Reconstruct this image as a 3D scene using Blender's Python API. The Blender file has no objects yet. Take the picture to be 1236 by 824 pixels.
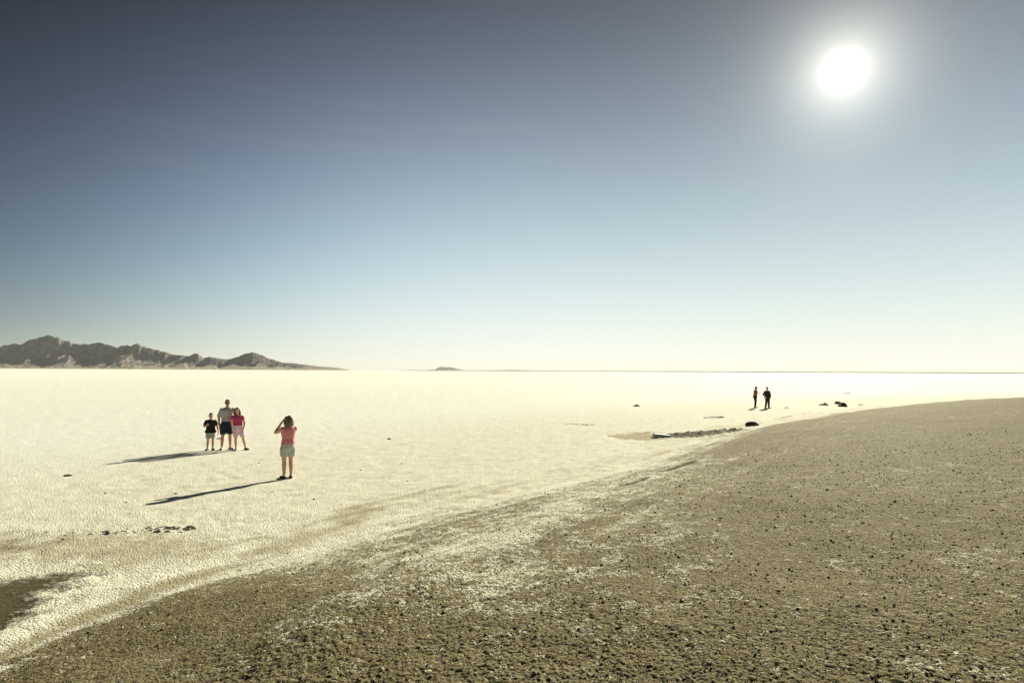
import bpy, bmesh, math, random
import numpy as np
from mathutils import Vector, Matrix

random.seed(7)
rng = np.random.default_rng(11)
S = bpy.context.scene
COL = S.collection
R = math.radians

# ------------------------------------------------------------------ camera
EYE = 2.87
cam_data = bpy.data.cameras.new("camera")
cam_data.sensor_width = 36.0
cam_data.lens = 21.0
cam_data.clip_start = 0.05
cam_data.clip_end = 120000.0
cam = bpy.data.objects.new("view_camera", cam_data)
COL.objects.link(cam)
cam.matrix_world = (Matrix.Translation((0, 0, EYE)) @ Matrix.Rotation(R(90 + 2.83), 4, 'X')
                    @ Matrix.Rotation(R(0.29), 4, 'Z'))
S.camera = cam

# ------------------------------------------------------------------ light
SUN_EL, SUN_AZ = R(24.24), R(29.51)            # azimuth from +Y towards +X
SUN_DIR = Vector((math.sin(SUN_AZ) * math.cos(SUN_EL), math.cos(SUN_AZ) * math.cos(SUN_EL), math.sin(SUN_EL)))
sun_data = bpy.data.lights.new("sun", 'SUN')
sun_data.energy = 4.6
sun_data.angle = R(0.5)
sun_data.color = (1.0, 0.955, 0.745)
sun = bpy.data.objects.new("sun", sun_data)
COL.objects.link(sun)
sun.rotation_euler = (-SUN_DIR).to_track_quat('-Z', 'Y').to_euler()

S.view_settings.view_transform = 'Standard'
S.view_settings.look = 'None'
S.view_settings.gamma = 1.0
S.view_settings.exposure = 0.97

W = bpy.data.worlds.new("World")
S.world = W
W.use_nodes = True
wt = W.node_tree
wt.nodes.clear()


def wn(kind, **kw):
    n = wt.nodes.new(kind)
    for k, v in kw.items():
        setattr(n, k, v)
    return n


def wmath(op, a, b=None, c=None, clamp=False):
    n = wn('ShaderNodeMath', operation=op, use_clamp=clamp)
    for i, v in enumerate((a, b, c)):
        if v is None:
            continue
        if isinstance(v, (int, float)):
            n.inputs[i].default_value = v
        else:
            wt.links.new(v, n.inputs[i])
    return n.outputs[0]


sky = wn('ShaderNodeTexSky', sky_type='NISHITA')
sky.sun_disc = False
sky.sun_elevation = SUN_EL
sky.sun_rotation = SUN_AZ
sky.altitude = 1300
sky.air_density = 1.0
sky.dust_density = 0.0
sky.ozone_density = 1.0
SKY_STRENGTH = 0.10
GAIN = 2.0 ** S.view_settings.exposure         # the sky is graded in exposed units

tc = wn('ShaderNodeTexCoord')
vdir = tc.outputs['Generated']
dot = wn('ShaderNodeVectorMath', operation='DOT_PRODUCT')
wt.links.new(vdir, dot.inputs[0])
dot.inputs[1].default_value = SUN_DIR
cosang = dot.outputs['Value']
sep = wn('ShaderNodeSeparateXYZ')
wt.links.new(vdir, sep.inputs[0])
el = wmath('MINIMUM', wmath('ABSOLUTE', sep.outputs['Z']), 0.53)
dc = wmath('SMOOTH_MAX', cosang, 0.22, 0.12)
# deep clear-air contrast: a power curve on the Nishita colour, falling away from the sun and with height, with a soft shoulder
dd = wmath('MULTIPLY', dc, dc)
common = wmath('ADD', wmath('ADD', wmath('MULTIPLY', dd, 3.603), wmath('MULTIPLY', wmath('MULTIPLY', dd, dc), -5.141)), wmath('MULTIPLY', wmath('MULTIPLY', el, dc), 0.944))
common = wmath('ADD', common, wmath('MULTIPLY', wmath('MULTIPLY', el, el), -6.257))
common = wmath('ADD', common, wmath('MULTIPLY', wmath('MULTIPLY', el, dd), 3.219))
srgb = wn('ShaderNodeSeparateColor')
wt.links.new(sky.outputs[0], srgb.inputs[0])
# thin cloud: a low bank far off towards the sun and a few faint wisps high at left
azi = wmath('ARCTAN2', sep.outputs['X'], sep.outputs['Y'])
ele = wmath('ARCSINE', sep.outputs['Z'])


def wramp(v, lo, hi, a=0.0, b=1.0):
    n = wn('ShaderNodeMapRange', interpolation_type='SMOOTHSTEP')
    wt.links.new(v, n.inputs['Value'])
    for key, q in (('From Min', lo), ('From Max', hi), ('To Min', a), ('To Max', b)):
        n.inputs[key].default_value = q
    return n.outputs[0]


def wcloud(sa, se, detail, seed):
    cv = wn('ShaderNodeCombineXYZ')
    wt.links.new(wmath('MULTIPLY', azi, sa), cv.inputs[0]); wt.links.new(wmath('MULTIPLY', ele, se), cv.inputs[1])
    cv.inputs[2].default_value = seed
    n = wn('ShaderNodeTexNoise')
    n.inputs['Scale'].default_value = 1.0; n.inputs['Detail'].default_value = detail; n.inputs['Roughness'].default_value = 0.6
    wt.links.new(cv.outputs[0], n.inputs['Vector'])
    return n.outputs['Fac']


bank = wmath('MULTIPLY', wramp(wcloud(9, 130, 5, 3.3), 0.44, 0.60), wmath('MULTIPLY', wramp(ele, R(0.15), R(0.5)), wramp(ele, R(1.7), R(0.9))))
bank = wmath('MULTIPLY', wmath('MULTIPLY', bank, wramp(azi, R(10), R(24))), 0.40)
wisp = wmath('MULTIPLY', wramp(wcloud(3.2, 42, 5, 8.1), 0.50, 0.72), wmath('MULTIPLY', wramp(ele, R(13), R(18)), wramp(ele, R(27), R(22))))
wisp = wmath('MULTIPLY', wmath('MULTIPLY', wisp, wmath('MULTIPLY', wramp(azi, R(10), R(-2)), wramp(azi, R(-38), R(-22)))), 0.035)
cloud = wmath('ADD', bank, wisp)
comb = wn('ShaderNodeCombineColor')
for ch, (k0, ke, kq, cc) in enumerate(((-1.888, -2.073, 3.842, 1.0), (-1.76, -2.705, 3.699, 0.96), (-1.578, -2.85, 3.239, 0.82))):
    e = wmath('ADD', wmath('ADD', common, wmath('MULTIPLY', dc, kq)), wmath('ADD', wmath('MULTIPLY', el, ke), k0 + 1.07 * math.log(SKY_STRENGTH)))
    x = wmath('MULTIPLY', wmath('POWER', srgb.outputs[ch], 1.07), wmath('EXPONENT', e))
    L = wmath('MULTIPLY', wmath('SUBTRACT', 1.0, wmath('EXPONENT', wmath('MULTIPLY', x, -1.0))), 1.03)
    L = wmath('ADD', wmath('MULTIPLY', L, wmath('SUBTRACT', 1.0, cloud)), wmath('MULTIPLY', cloud, cc))
    wt.links.new(wmath('MULTIPLY', L, 1.0 / (GAIN * SKY_STRENGTH)), comb.inputs[ch])
bg = wn('ShaderNodeBackground')
bg.inputs['Strength'].default_value = SKY_STRENGTH
wt.links.new(comb.outputs[0], bg.inputs['Color'])
# the sun itself and the bright air close round it
ang = wmath('MULTIPLY', wmath('ARCCOSINE', wmath('MINIMUM', cosang, 1.0)), 180 / math.pi)
core = wmath('MULTIPLY', wmath('EXPONENT', wmath('MULTIPLY', wmath('POWER', wmath('DIVIDE', ang, 0.85), 2.0), -1.0)), 3.0 / GAIN)
halo = wmath('ADD', wmath('MULTIPLY', wmath('EXPONENT', wmath('DIVIDE', ang, -2.1)), 1.35 / GAIN),
             wmath('MULTIPLY', wmath('EXPONENT', wmath('DIVIDE', ang, -6.0)), 0.22 / GAIN))
glow = wmath('ADD', core, halo)
bg2 = wn('ShaderNodeBackground')
bg2.inputs['Color'].default_value = (1.0, 0.96, 0.80, 1)
wt.links.new(glow, bg2.inputs['Strength'])
addsh = wn('ShaderNodeAddShader')
wt.links.new(bg.outputs[0], addsh.inputs[0])
wt.links.new(bg2.outputs[0], addsh.inputs[1])
wout = wn('ShaderNodeOutputWorld')
wt.links.new(addsh.outputs[0], wout.inputs['Surface'])


# ------------------------------------------------------------------ helpers
def _hash(ix, iy, seed):
    h = (ix.astype(np.int64) * 374761393 + iy.astype(np.int64) * 668265263 + seed * 2147483647) & 0xFFFFFFFF
    h = ((h ^ (h >> 13)) * 1274126177) & 0xFFFFFFFF
    h = (h ^ (h >> 16)) & 0xFFFF
    return h / 65535.0


def pn(x, y, seed=0):
    """2-D gradient noise, about -0.7..0.7"""
    x0 = np.floor(x); y0 = np.floor(y)
    fx = x - x0; fy = y - y0
    u = fx * fx * fx * (fx * (fx * 6 - 15) + 10)
    v = fy * fy * fy * (fy * (fy * 6 - 15) + 10)

    def g(dx, dy):
        a = _hash(x0 + dx, y0 + dy, seed) * 2 * np.pi
        return np.cos(a) * (fx - dx) + np.sin(a) * (fy - dy)
    a = g(0, 0) * (1 - u) + g(1, 0) * u
    b = g(0, 1) * (1 - u) + g(1, 1) * u
    return a * (1 - v) + b * v


def fbm(x, y, n=4, seed=0, gain=0.5):
    s = 0; a = 1.0
    for i in range(n):
        s = s + a * pn(x, y, seed + i * 17)
        x = x * 2.03 + 5.2; y = y * 2.03 - 3.1
        a *= gain
    return s


def sstep(a, b, x):
    t = np.clip((x - a) / (b - a), 0, 1)
    return t * t * (3 - 2 * t)


def poly_dist(x, y, pts):
    """unsigned distance to a polyline and signed side (positive on the right hand of its direction)"""
    best = np.full(x.shape, 1e18); sd = np.zeros(x.shape)
    for (x0, y0), (x1, y1) in zip(pts[:-1], pts[1:]):
        dx, dy = x1 - x0, y1 - y0
        L2 = dx * dx + dy * dy
        t = np.clip(((x - x0) * dx + (y - y0) * dy) / L2, 0, 1)
        ex = x - (x0 + t * dx); ey = y - (y0 + t * dy)
        d2 = ex * ex + ey * ey
        cr = dx * (y - y0) - dy * (x - x0)
        m = d2 < best
        best = np.where(m, d2, best)
        sd = np.where(m, -np.sign(cr), sd)
    return np.sqrt(best), sd


def inside(x, y, pts):
    c = np.zeros(x.shape, bool)
    n = len(pts)
    for i in range(n):
        x0, y0 = pts[i]; x1, y1 = pts[(i + 1) % n]
        if y0 == y1:
            continue
        m = ((y0 > y) != (y1 > y)) & (x < (x1 - x0) * (y - y0) / (y1 - y0) + x0)
        c ^= m
    return c


def area_mask(x, y, pts, soft):
    d, _ = poly_dist(x, y, list(pts) + [pts[0]])
    s = np.where(inside(x, y, pts), d, -d)
    return sstep(-soft, soft, s)


def mesh_np(name, verts, faces, smooth=True):
    me = bpy.data.meshes.new(name)
    verts = np.asarray(verts, np.float32); faces = np.asarray(faces, np.int32)
    k = faces.shape[1]
    me.vertices.add(len(verts)); me.vertices.foreach_set('co', verts.ravel())
    me.loops.add(faces.size); me.loops.foreach_set('vertex_index', faces.ravel())
    me.polygons.add(len(faces))
    me.polygons.foreach_set('loop_start', np.arange(0, faces.size, k, dtype=np.int32))
    me.polygons.foreach_set('loop_total', np.full(len(faces), k, np.int32))
    me.polygons.foreach_set('use_smooth', np.full(len(faces), smooth, bool))
    me.update(calc_edges=True)
    return me


def link(name, me, mat=None, parent=None):
    o = bpy.data.objects.new(name, me)
    COL.objects.link(o)
    if mat is not None:
        me.materials.clear(); me.materials.append(mat)
    if parent is not None:
        o.parent = parent
    return o


def tag(o, label=None, cat=None, group=None, kind=None):
    if label: o['label'] = label
    if cat: o['category'] = cat
    if group: o['group'] = group
    if kind: o['kind'] = kind
    return o


def ico_template(sub=1):
    bm = bmesh.new(); bmesh.ops.create_icosphere(bm, subdivisions=sub, radius=1.0)
    v = np.array([q.co[:] for q in bm.verts]); f = np.array([[q.index for q in p.verts] for p in bm.faces]); bm.free()
    return v, f


class NT:
    """small helper to write node materials"""
    def __init__(self, name):
        self.m = bpy.data.materials.new(name); self.m.use_nodes = True
        self.t = self.m.node_tree
        self.b = self.t.nodes['Principled BSDF']
        self.out = self.t.nodes['Material Output']

    def n(self, kind, **kw):
        n = self.t.nodes.new(kind)
        for k, v in kw.items(): setattr(n, k, v)
        return n

    def set(self, sock, v):
        if hasattr(v, 'links'): self.t.links.new(v, sock)
        else: sock.default_value = v

    def math(self, op, a, b=None, clamp=False):
        n = self.n('ShaderNodeMath', operation=op, use_clamp=clamp)
        self.set(n.inputs[0], a)
        if b is not None: self.set(n.inputs[1], b)
        return n.outputs[0]

    def ramp(self, v, lo, hi, a=0.0, b=1.0):
        n = self.n('ShaderNodeMapRange', interpolation_type='SMOOTHSTEP')
        self.set(n.inputs['Value'], v)
        for k, x in (('From Min', lo), ('From Max', hi), ('To Min', a), ('To Max', b)): n.inputs[k].default_value = x
        return n.outputs[0]

    def noise(self, vec, scale, detail=3, rough=0.55, dist=0.0):
        n = self.n('ShaderNodeTexNoise')
        self.set(n.inputs['Vector'], vec)
        n.inputs['Scale'].default_value = scale; n.inputs['Detail'].default_value = detail
        n.inputs['Roughness'].default_value = rough; n.inputs['Distortion'].default_value = dist
        return n.outputs['Fac']

    def mix(self, f, a, b):
        n = self.n('ShaderNodeMix', data_type='RGBA')
        self.set(n.inputs[0], f)
        self.set(n.inputs[6], a if hasattr(a, 'links') else (*a, 1)); self.set(n.inputs[7], b if hasattr(b, 'links') else (*b, 1))
        return n.outputs[2]

    def attr(self, name):
        n = self.n('ShaderNodeAttribute', attribute_name=name)
        return n.outputs['Fac']

    def bump(self, h, strength=0.5, dist=0.01, prev=None):
        n = self.n('ShaderNodeBump')
        n.inputs['Strength'].default_value = strength; n.inputs['Distance'].default_value = dist
        self.set(n.inputs['Height'], h)
        if prev is not None: self.set(n.inputs['Normal'], prev)
        return n.outputs[0]

    def pos(self):
        return self.n('ShaderNodeNewGeometry').outputs['Position']

    def obj(self):
        return self.n('ShaderNodeTexCoord').outputs['Object']


def simple_mat(name, col, rough=0.7, var=0.12, scale=30, spec=0.3, bump=0.0):
    k = NT(name)
    f = k.noise(k.obj(), scale, 3)
    a = tuple(c * (1 - var) for c in col); b = tuple(min(1, c * (1 + var)) for c in col)
    k.set(k.b.inputs['Base Color'], k.mix(k.ramp(f, 0.3, 0.7), a, b))
    k.b.inputs['Roughness'].default_value = rough
    k.b.inputs['Specular IOR Level'].default_value = spec
    if bump:
        k.set(k.b.inputs['Normal'], k.bump(f, bump, 0.01))
    return k.m


# ------------------------------------------------------------------ the ground: salt flat and gravel bank, one sheet
SHORE = [(-30, -40), (-9, -5), (-5.6, 3.5), (-5.48, 5.31), (-5.36, 6.42), (-5.13, 7.92), (-4.34, 8.93), (-2.93, 10.87), (-1.06, 13.55),
         (1.86, 16.35), (3.67, 18.72), (7.87, 25.68), (12.31, 31.6), (22.23, 42.11), (33.2, 51.97), (42.57, 57.2),
         (53.47, 62.57), (90, 76), (200, 100), (900, 180)]
RIDGE2 = [(-1.73, 5.43), (-1.46, 6.09), (-0.91, 6.92), (-0.18, 7.89), (0.55, 9.36), (1.23, 10.84), (2.51, 12.8), (4.36, 15.65), (5.64, 17.61)]
RIDGE1 = [(-5.9, 4.6), (-5.40, 6.3), (-5.13, 7.75), (-4.6, 8.7), (-3.6, 9.9), (-2.5, 11.4), (-0.9, 13.7)]
MUD = [(-9.5, 7.6), (-7.1, 8.05), (-6.93, 8.26), (-6.64, 8.6), (-6.17, 8.68), (-5.86, 7.97), (-5.66, 7.29), (-5.6, 6.89), (-5.55, 6.48), (-5.75, 5.6), (-8.5, 4.5), (-11, 6.0)]
MUD2 = [(-9.6, 10.3), (-8.63, 10.24), (-8.21, 10.24), (-7.91, 9.96), (-7.93, 9.42), (-8.18, 9.13), (-9.5, 8.9), (-11, 9.4)]
TAN1 = [(-5.15, 6.29), (-5.0, 6.9), (-4.85, 7.64), (-4.57, 8.23), (-4.3, 8.63), (-3.7, 9.0), (-4.3, 7.7), (-4.7, 6.8), (-4.9, 5.8), (-5.2, 5.2)]
TAN2 = [(-4.7, 8.9), (-4.26, 9.8), (-3.46, 11.5), (-3.2, 12.9), (-2.5, 12.9), (-2.68, 11.2), (-3.5, 9.6)]
POOL = [(4.2, 27.2), (5.0, 28.2), (6.2, 28.5), (7.13, 27.6), (7.3, 26.5), (5.66, 25.3), (4.5, 25.6)]
HUMP = [(7.23, 26.9), (8.3, 27.3), (9.3, 28.0), (10.5, 28.9)]
CREVICE = [(5.5, 20.0), (6.3, 21.4), (7.4, 23.6), (8.4, 25.2)]
CREVICE2 = [(3.75, 15.0), (4.3, 15.6), (4.9, 16.4)]
CREVICE3 = [(2.2, 12.5), (2.6, 13.0), (2.95, 13.5)]
DULL = [(-12, 10.9), (-8.6, 10.7), (-6.4, 10.75), (-4.6, 10.3), (-4.5, 9.3), (-5.7, 8.6), (-6.6, 8.9), (-8, 9.0), (-12, 9.0)]
CRACK = [(3.0, 32.6), (3.6, 32.4), (4.0, 32.1), (4.6, 32.2)]
CRUST = [(-8.6, 10.75), (-7.8, 10.55), (-7.0, 10.6), (-6.4, 10.85), (-5.75, 11.0)]


def terrain(x, y, res):
    """height and surface kinds at ground points; res = local sample spacing, finer relief than it is left out"""
    r = np.hypot(x, y)
    warp = fbm(x * 0.35, y * 0.35, 3, 3)
    d, sd = poly_dist(x, y, SHORE)
    s = d * sd
    sw = s + 0.9 * warp * sstep(0.5, 6, r) + 1.6 * fbm(x * 0.07, y * 0.07, 3, 13) * sstep(22, 45, y)
    sp = np.maximum(s, 0)
    h = 1.32 * (1 - np.exp(-(sp ** 1.25) / 9.0)) + 0.25 * sstep(10, 60, sp)
    h += 0.05 * fbm(x * 0.25, y * 0.25, 3, 9) * sstep(0, 6, sp)
    A = {}
    near = 1 - sstep(6.5, 10.5, y - 0.25 * x)
    d2, s2 = poly_dist(x, y, RIDGE2)
    q2 = d2 * s2 + 0.5 * warp
    dirt = (0.53 * sstep(-0.6, 2.6, sw)) * (1 - near) + near * (0.50 * sstep(-0.1, 1.5, sw))
    dirt += 0.55 * (1 - sstep(0.0, 2.4, np.hypot((x + 2.9) * 0.9, y - 4.9) - 1.3)) * sstep(0.1, 1.6, sw)
    dirt = np.maximum(dirt, (0.58 + 0.36 * sstep(-0.2, 3.6, q2)) * sstep(-0.3, 0.5, q2) * sstep(0, 1.5, sw))
    far = sstep(9, 24, y)
    dirt = dirt * (1 - far) + sstep(-0.6, 3.0, sw) * far
    # the pale low ridge along the foot of the bank and the second one on it
    d1, s1 = poly_dist(x, y, RIDGE1)
    d1w = d1 + 0.10 * warp
    f1 = np.exp(-(d1w / 0.22) ** 2)
    h += 0.05 * f1 * sstep(3.5, 6, y) * (1 - sstep(10, 13, y))
    f2 = np.exp(-((d2 + 0.2 * warp) / 0.42) ** 2)
    h += 0.07 * np.exp(-(d2 / 0.5) ** 2)
    salt = np.clip(0.85 * f1 + 0.32 * f2, 0, 1)
    A['salt'] = salt
    ragged = fbm(x * 2.4, y * 2.4, 4, 98, 0.6)
    mud = area_mask(x + 0.3 * warp + 0.35 * ragged, y + 0.2 * warp + 0.4 * ragged, MUD, 0.40)
    mud = np.maximum(mud, 0.55 * area_mask(x - 0.25 + 0.3 * warp + 0.4 * ragged, y + 0.4 * ragged, MUD2, 0.6))
    mud *= (1 - f1)
    h -= 0.035 * mud
    tan = np.maximum(area_mask(x + 0.12 * ragged, y + 0.15 * ragged, TAN1, 0.30), 0.75 * area_mask(x + 0.2 * warp + 0.4 * ragged, y + 0.5 * ragged, TAN2, 0.6))
    tan = np.maximum(tan, 0.9 * area_mask(x + 0.3 * warp + 0.5 * ragged, y + 0.8 * warp + 0.7 * ragged, POOL, 0.4))
    tan = np.maximum(tan, 0.35 * np.exp(-((sw + 0.4) / 0.9) ** 2) * sstep(8, 12, y))
    tan = np.maximum(tan, 0.60 * area_mask(x + 0.4 * ragged, y + 0.5 * ragged, DULL, 0.7))
    dirt = dirt * (1 - 0.8 * area_mask(x, y, TAN1, 0.12))
    h -= 0.05 * area_mask(x, y, POOL, 0.5)
    dc, _ = poly_dist(x, y, HUMP)
    hump = np.exp(-((dc + 0.35 * ragged) / 0.85) ** 2)
    h += hump * (0.03 + 0.30 * np.abs(fbm(x * 1.3, y * 1.3, 4, 21, 0.65)))
    crev = np.exp(-((poly_dist(x, y, CREVICE2)[0] + 0.15 * np.abs(ragged)) / 0.22) ** 2) * 1.5 + 1.3 * np.exp(-((poly_dist(x, y, CREVICE3)[0] + 0.15 * np.abs(ragged)) / 0.16) ** 2) + 0.5 * np.exp(-(poly_dist(x, y, CREVICE)[0] / 0.5) ** 2)
    h -= 0.06 * crev
    crk = np.exp(-((poly_dist(x, y, CRACK)[0] + 0.1 * np.abs(pn(x * 3, y * 3, 5))) / 0.12) ** 2)
    h += 0.07 * crk * (0.4 + np.abs(pn(x * 5, y * 5, 6)))
    cru = np.exp(-((poly_dist(x, y, CRUST)[0] + 0.15 * warp) / 0.22) ** 2)
    A['dark'] = np.clip(np.maximum.reduce([hump * 1.35, 0.8 * crev, crk]), 0, 1)
    # faint tracks and streaks running along the foot of the bank
    along = x * 0.60 + y * 0.80; across = x * 0.80 - y * 0.60
    stk = fbm(along * 0.16, across * 1.7, 4, 91, 0.6)
    zone = sstep(-2.5, 0.5, sw) * (1 - sstep(4.5, 7.5, sw))
    dirt = np.clip(dirt + 0.28 * stk * zone, 0, 1)
    tan = np.clip(tan + 0.55 * np.clip(stk, 0, 1) * sstep(-3.5, -0.8, sw) * (1 - sstep(-0.2, 0.6, sw)) * sstep(8, 10, y) + 0.30 * np.clip(fbm(x * 0.05, y * 0.16, 4, 95) - 0.08, 0, 1) * sstep(14, 22, y), 0, 1)
    h += 0.03 * stk * zone
    # relief
    n1 = fbm(x * 1.1, y * 1.1, 3, 31)
    h += 0.02 * n1 * (1 - mud)
    def band(freq, seed, amp):
        keep = 1 - sstep(0.25, 0.60, res * freq)
        return amp * keep * pn(x * freq, y * freq, seed)
    flat = (1 - 0.85 * mud) * (1 - 0.6 * tan)
    sl = (1 - dirt)
    rough_salt = band(3.1, 41, .014) + band(7.3, 42, .013) + band(15, 43, .015) + band(31, 44, .013)
    rough_dirt = band(2.6, 51, .012) + band(9.5, 52, .009) + band(19, 53, .012) + band(37, 54, .013) + band(70, 55, .009)
    patch = 0.55 + 0.9 * np.clip(fbm(x * 0.22, y * 0.22, 2, 61) + 0.3, 0, 1)
    h += flat * patch * (sl * rough_salt + dirt * rough_dirt)
    h += 0.5 * cru * np.clip(band(9, 71, .07) + band(17, 72, .08), 0, 1)
    A['offshore'] = sstep(2.0, 22.0, -sw)
    A['painted_falloff'] = 1 - sstep(3.0, 17.0, sw)
    A['dirt'] = dirt; A['mud'] = mud; A['tan'] = tan
    A['dark'] = np.clip(A['dark'] + 0.5 * cru * sstep(0.05, 0.3, pn(x * 5, y * 7, 73)), 0, 1)
    return h, A


def build_ground():
    H = 2.2
    inv = np.linspace(1 / 2.5, 1 / 70.0, 740)
    r1 = 1 / inv
    r2 = 70.0 * (46000 / 70.0) ** (np.linspace(0, 1, 60)[1:])
    r0 = np.linspace(0.25, 2.5, 12)[:-1]
    rr = np.concatenate([r0, r1, r2])
    fine = np.linspace(R(-47), R(47), 860)
    coarse = np.linspace(R(47), R(313), 90)[1:-1]
    aa = np.concatenate([fine, coarse])
    nr, na = len(rr), len(aa)
    RR, AA = np.meshgrid(rr, aa, indexing='ij')
    x = RR * np.sin(AA); y = RR * np.cos(AA)
    dr = np.gradient(rr)[:, None] * np.ones((1, na))
    da = np.gradient(aa)[None, :] * RR
    da = np.abs(da); da[:, len(fine):] = RR[:, len(fine):] * 0.05
    res = np.maximum(dr * 0.5, da)
    h, A = terrain(x, y, res)
    h = np.where(RR > 3000, np.minimum(h, 0.5), h)
    v = np.stack([x, y, h], -1).reshape(-1, 3)
    i = np.arange(nr - 1)[:, None] * na; j = np.arange(na)[None, :]
    jn = (j + 1) % na
    f = np.stack([i + j, i + na + j, i + na + jn, i + jn], -1).reshape(-1, 4)[:, ::-1]
    c = len(v)
    v = np.vstack([v, [[0, 0, float(h[0].mean())]]])
    me = mesh_np('ground', v, f)
    bm = bmesh.new(); bm.from_mesh(me); bm.verts.ensure_lookup_table()
    for k in range(na):
        bm.faces.new((bm.verts[c], bm.verts[(k + 1) % na], bm.verts[k])).smooth = True
    bm.normal_update()
    bm.to_mesh(me); bm.free()
    if me.polygons[0].normal.z < 0:
        me.flip_normals()
    for name, a in A.items():
        at = me.attributes.new(name, 'FLOAT', 'POINT')
        at.data.foreach_set('value', np.append(a.ravel(), a.ravel()[0]).astype(np.float32))
    return me


def ground_material():
    k = NT('salt_and_gravel')
    p = k.pos()
    dirt, mud, tan, dark, salt = (k.attr(n) for n in ('dirt', 'mud', 'tan', 'dark', 'salt'))
    n_big = k.noise(p, 0.35, 4, 0.6)
    n_mid = k.noise(p, 2.2, 5, 0.65)
    n_fine = k.noise(p, 16, 5, 0.7)
    n_grit = k.noise(p, 60, 3, 0.7)
    vor = k.n('ShaderNodeTexVoronoi'); k.set(vor.inputs['Vector'], p); vor.inputs['Scale'].default_value = 34
    vor2 = k.n('ShaderNodeTexVoronoi'); k.set(vor2.inputs['Vector'], p); vor2.inputs['Scale'].default_value = 85
    cell = k.n('ShaderNodeSeparateColor'); k.set(cell.inputs[0], vor.outputs['Color'])
    cell2 = k.n('ShaderNodeSeparateColor'); k.set(cell2.inputs[0], vor2.outputs['Color'])
    # salt crust
    c_salt = k.mix(k.ramp(n_mid, 0.3, 0.7), (0.82, 0.79, 0.66), (0.735, 0.695, 0.555))
    c_salt = k.mix(k.attr('offshore'), c_salt, k.mix(n_big, (0.85, 0.84, 0.76), (0.90, 0.885, 0.82)))  # salt grows whiter with distance out from the bank
    c_salt = k.mix(k.math('MULTIPLY', k.ramp(n_fine, 0.56, 0.72), 0.35), c_salt, (0.50, 0.45, 0.30))
    # gravel bank soil
    c_dirt = k.mix(k.ramp(n_fine, 0.35, 0.65), (0.106, 0.079, 0.029), (0.196, 0.151, 0.061))
    c_dirt = k.mix(k.math('MULTIPLY', k.ramp(n_grit, 0.58, 0.7), 0.5), c_dirt, (0.34, 0.295, 0.16))
    c_dirt = k.mix(k.ramp(cell.outputs[0], 0.80, 0.84, 0, 0.75), c_dirt, (0.07, 0.055, 0.03))
    vor3 = k.n('ShaderNodeTexVoronoi'); k.set(vor3.inputs['Vector'], p); vor3.inputs['Scale'].default_value = 11
    cell3 = k.n('ShaderNodeSeparateColor'); k.set(cell3.inputs[0], vor3.outputs['Color'])
    c_dirt = k.mix(k.ramp(cell3.outputs[0], 0.0, 1.0, 0, 0.5), c_dirt, (0.220, 0.171, 0.070))
    c_dirt = k.mix(k.ramp(cell2.outputs[0], 0.84, 0.88, 0, 0.8), c_dirt, (0.42, 0.375, 0.25))
    # corner darkening of the view painted into the soil: paler foot, darker top
    c_dirt = k.mix(k.math('MULTIPLY', k.attr('painted_falloff'), k.ramp(n_mid, 0.25, 0.75, 0.03, 0.22)), c_dirt, (0.55, 0.50, 0.36))
    # how salt and soil mix: patches and speckle
    m = k.math('ADD', dirt, k.math('MULTIPLY', k.math('SUBTRACT', n_mid, 0.5), 1.35))
    m = k.math('ADD', m, k.math('ADD', k.math('MULTIPLY', k.math('SUBTRACT', n_fine, 0.5), 2.3), k.math('MULTIPLY', k.math('SUBTRACT', cell2.outputs[1], 0.5), 0.55)))
    m = k.math('ADD', m, k.math('ADD', k.math('MULTIPLY', k.math('SUBTRACT', n_big, 0.5), 0.6), k.math('MULTIPLY', k.math('SUBTRACT', k.noise(p, 5.5, 2, 0.5), 0.5), 0.8)))
    m = k.math('SUBTRACT', m, k.math('MULTIPLY', salt, 0.55))
    f = k.ramp(m, 0.34, 0.66)
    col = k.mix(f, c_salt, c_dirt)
    tm = k.math('ADD', tan, k.math('MULTIPLY', k.math('SUBTRACT', n_mid, 0.5), 0.6))
    col = k.mix(k.ramp(tm, 0.15, 0.85, 0, 0.85), col, (0.37, 0.31, 0.185))
    mm = k.math('ADD', mud, k.math('ADD', k.math('MULTIPLY', k.math('SUBTRACT', n_fine, 0.5), 1.3), k.math('MULTIPLY', k.math('SUBTRACT', n_mid, 0.5), 1.2)))
    col = k.mix(k.ramp(mm, 0.15, 0.95), col, k.mix(k.ramp(n_mid, 0.3, 0.7), (0.062, 0.049, 0.025), (0.115, 0.094, 0.052)))
    dm = k.math('ADD', dark, k.math('MULTIPLY', k.math('SUBTRACT', n_fine, 0.5), 0.9))
    col = k.mix(k.ramp(dm, 0.35, 0.75), col, k.mix(k.ramp(n_mid, 0.35, 0.65), (0.06, 0.048, 0.028), (0.15, 0.123, 0.07)))
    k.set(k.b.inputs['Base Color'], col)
    k.b.inputs['Roughness'].default_value = 0.9
    k.b.inputs['Specular IOR Level'].default_value = 0.06
    damp = k.math('SUBTRACT', 1.0, k.math('MULTIPLY', mud, 0.8))
    peb = k.math('MULTIPLY', k.math('SUBTRACT', 1.0, k.math('MULTIPLY', vor.outputs['Distance'], 1.6)), damp)
    peb2 = k.math('MULTIPLY', k.math('SUBTRACT', 1.0, k.math('MULTIPLY', vor2.outputs['Distance'], 1.6)), damp)
    soft = k.math('ADD', 0.50, k.math('MULTIPLY', dirt, 0.50))
    b1 = k.bump(k.math('MULTIPLY', k.math('MULTIPLY', n_fine, damp), soft), 1.0, 0.05)
    b2 = k.bump(peb, 0.8, 0.012, b1)
    b3 = k.bump(peb2, 0.7, 0.006, b2)
    k.set(k.b.inputs['Normal'], b3)
    return k.m


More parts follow.
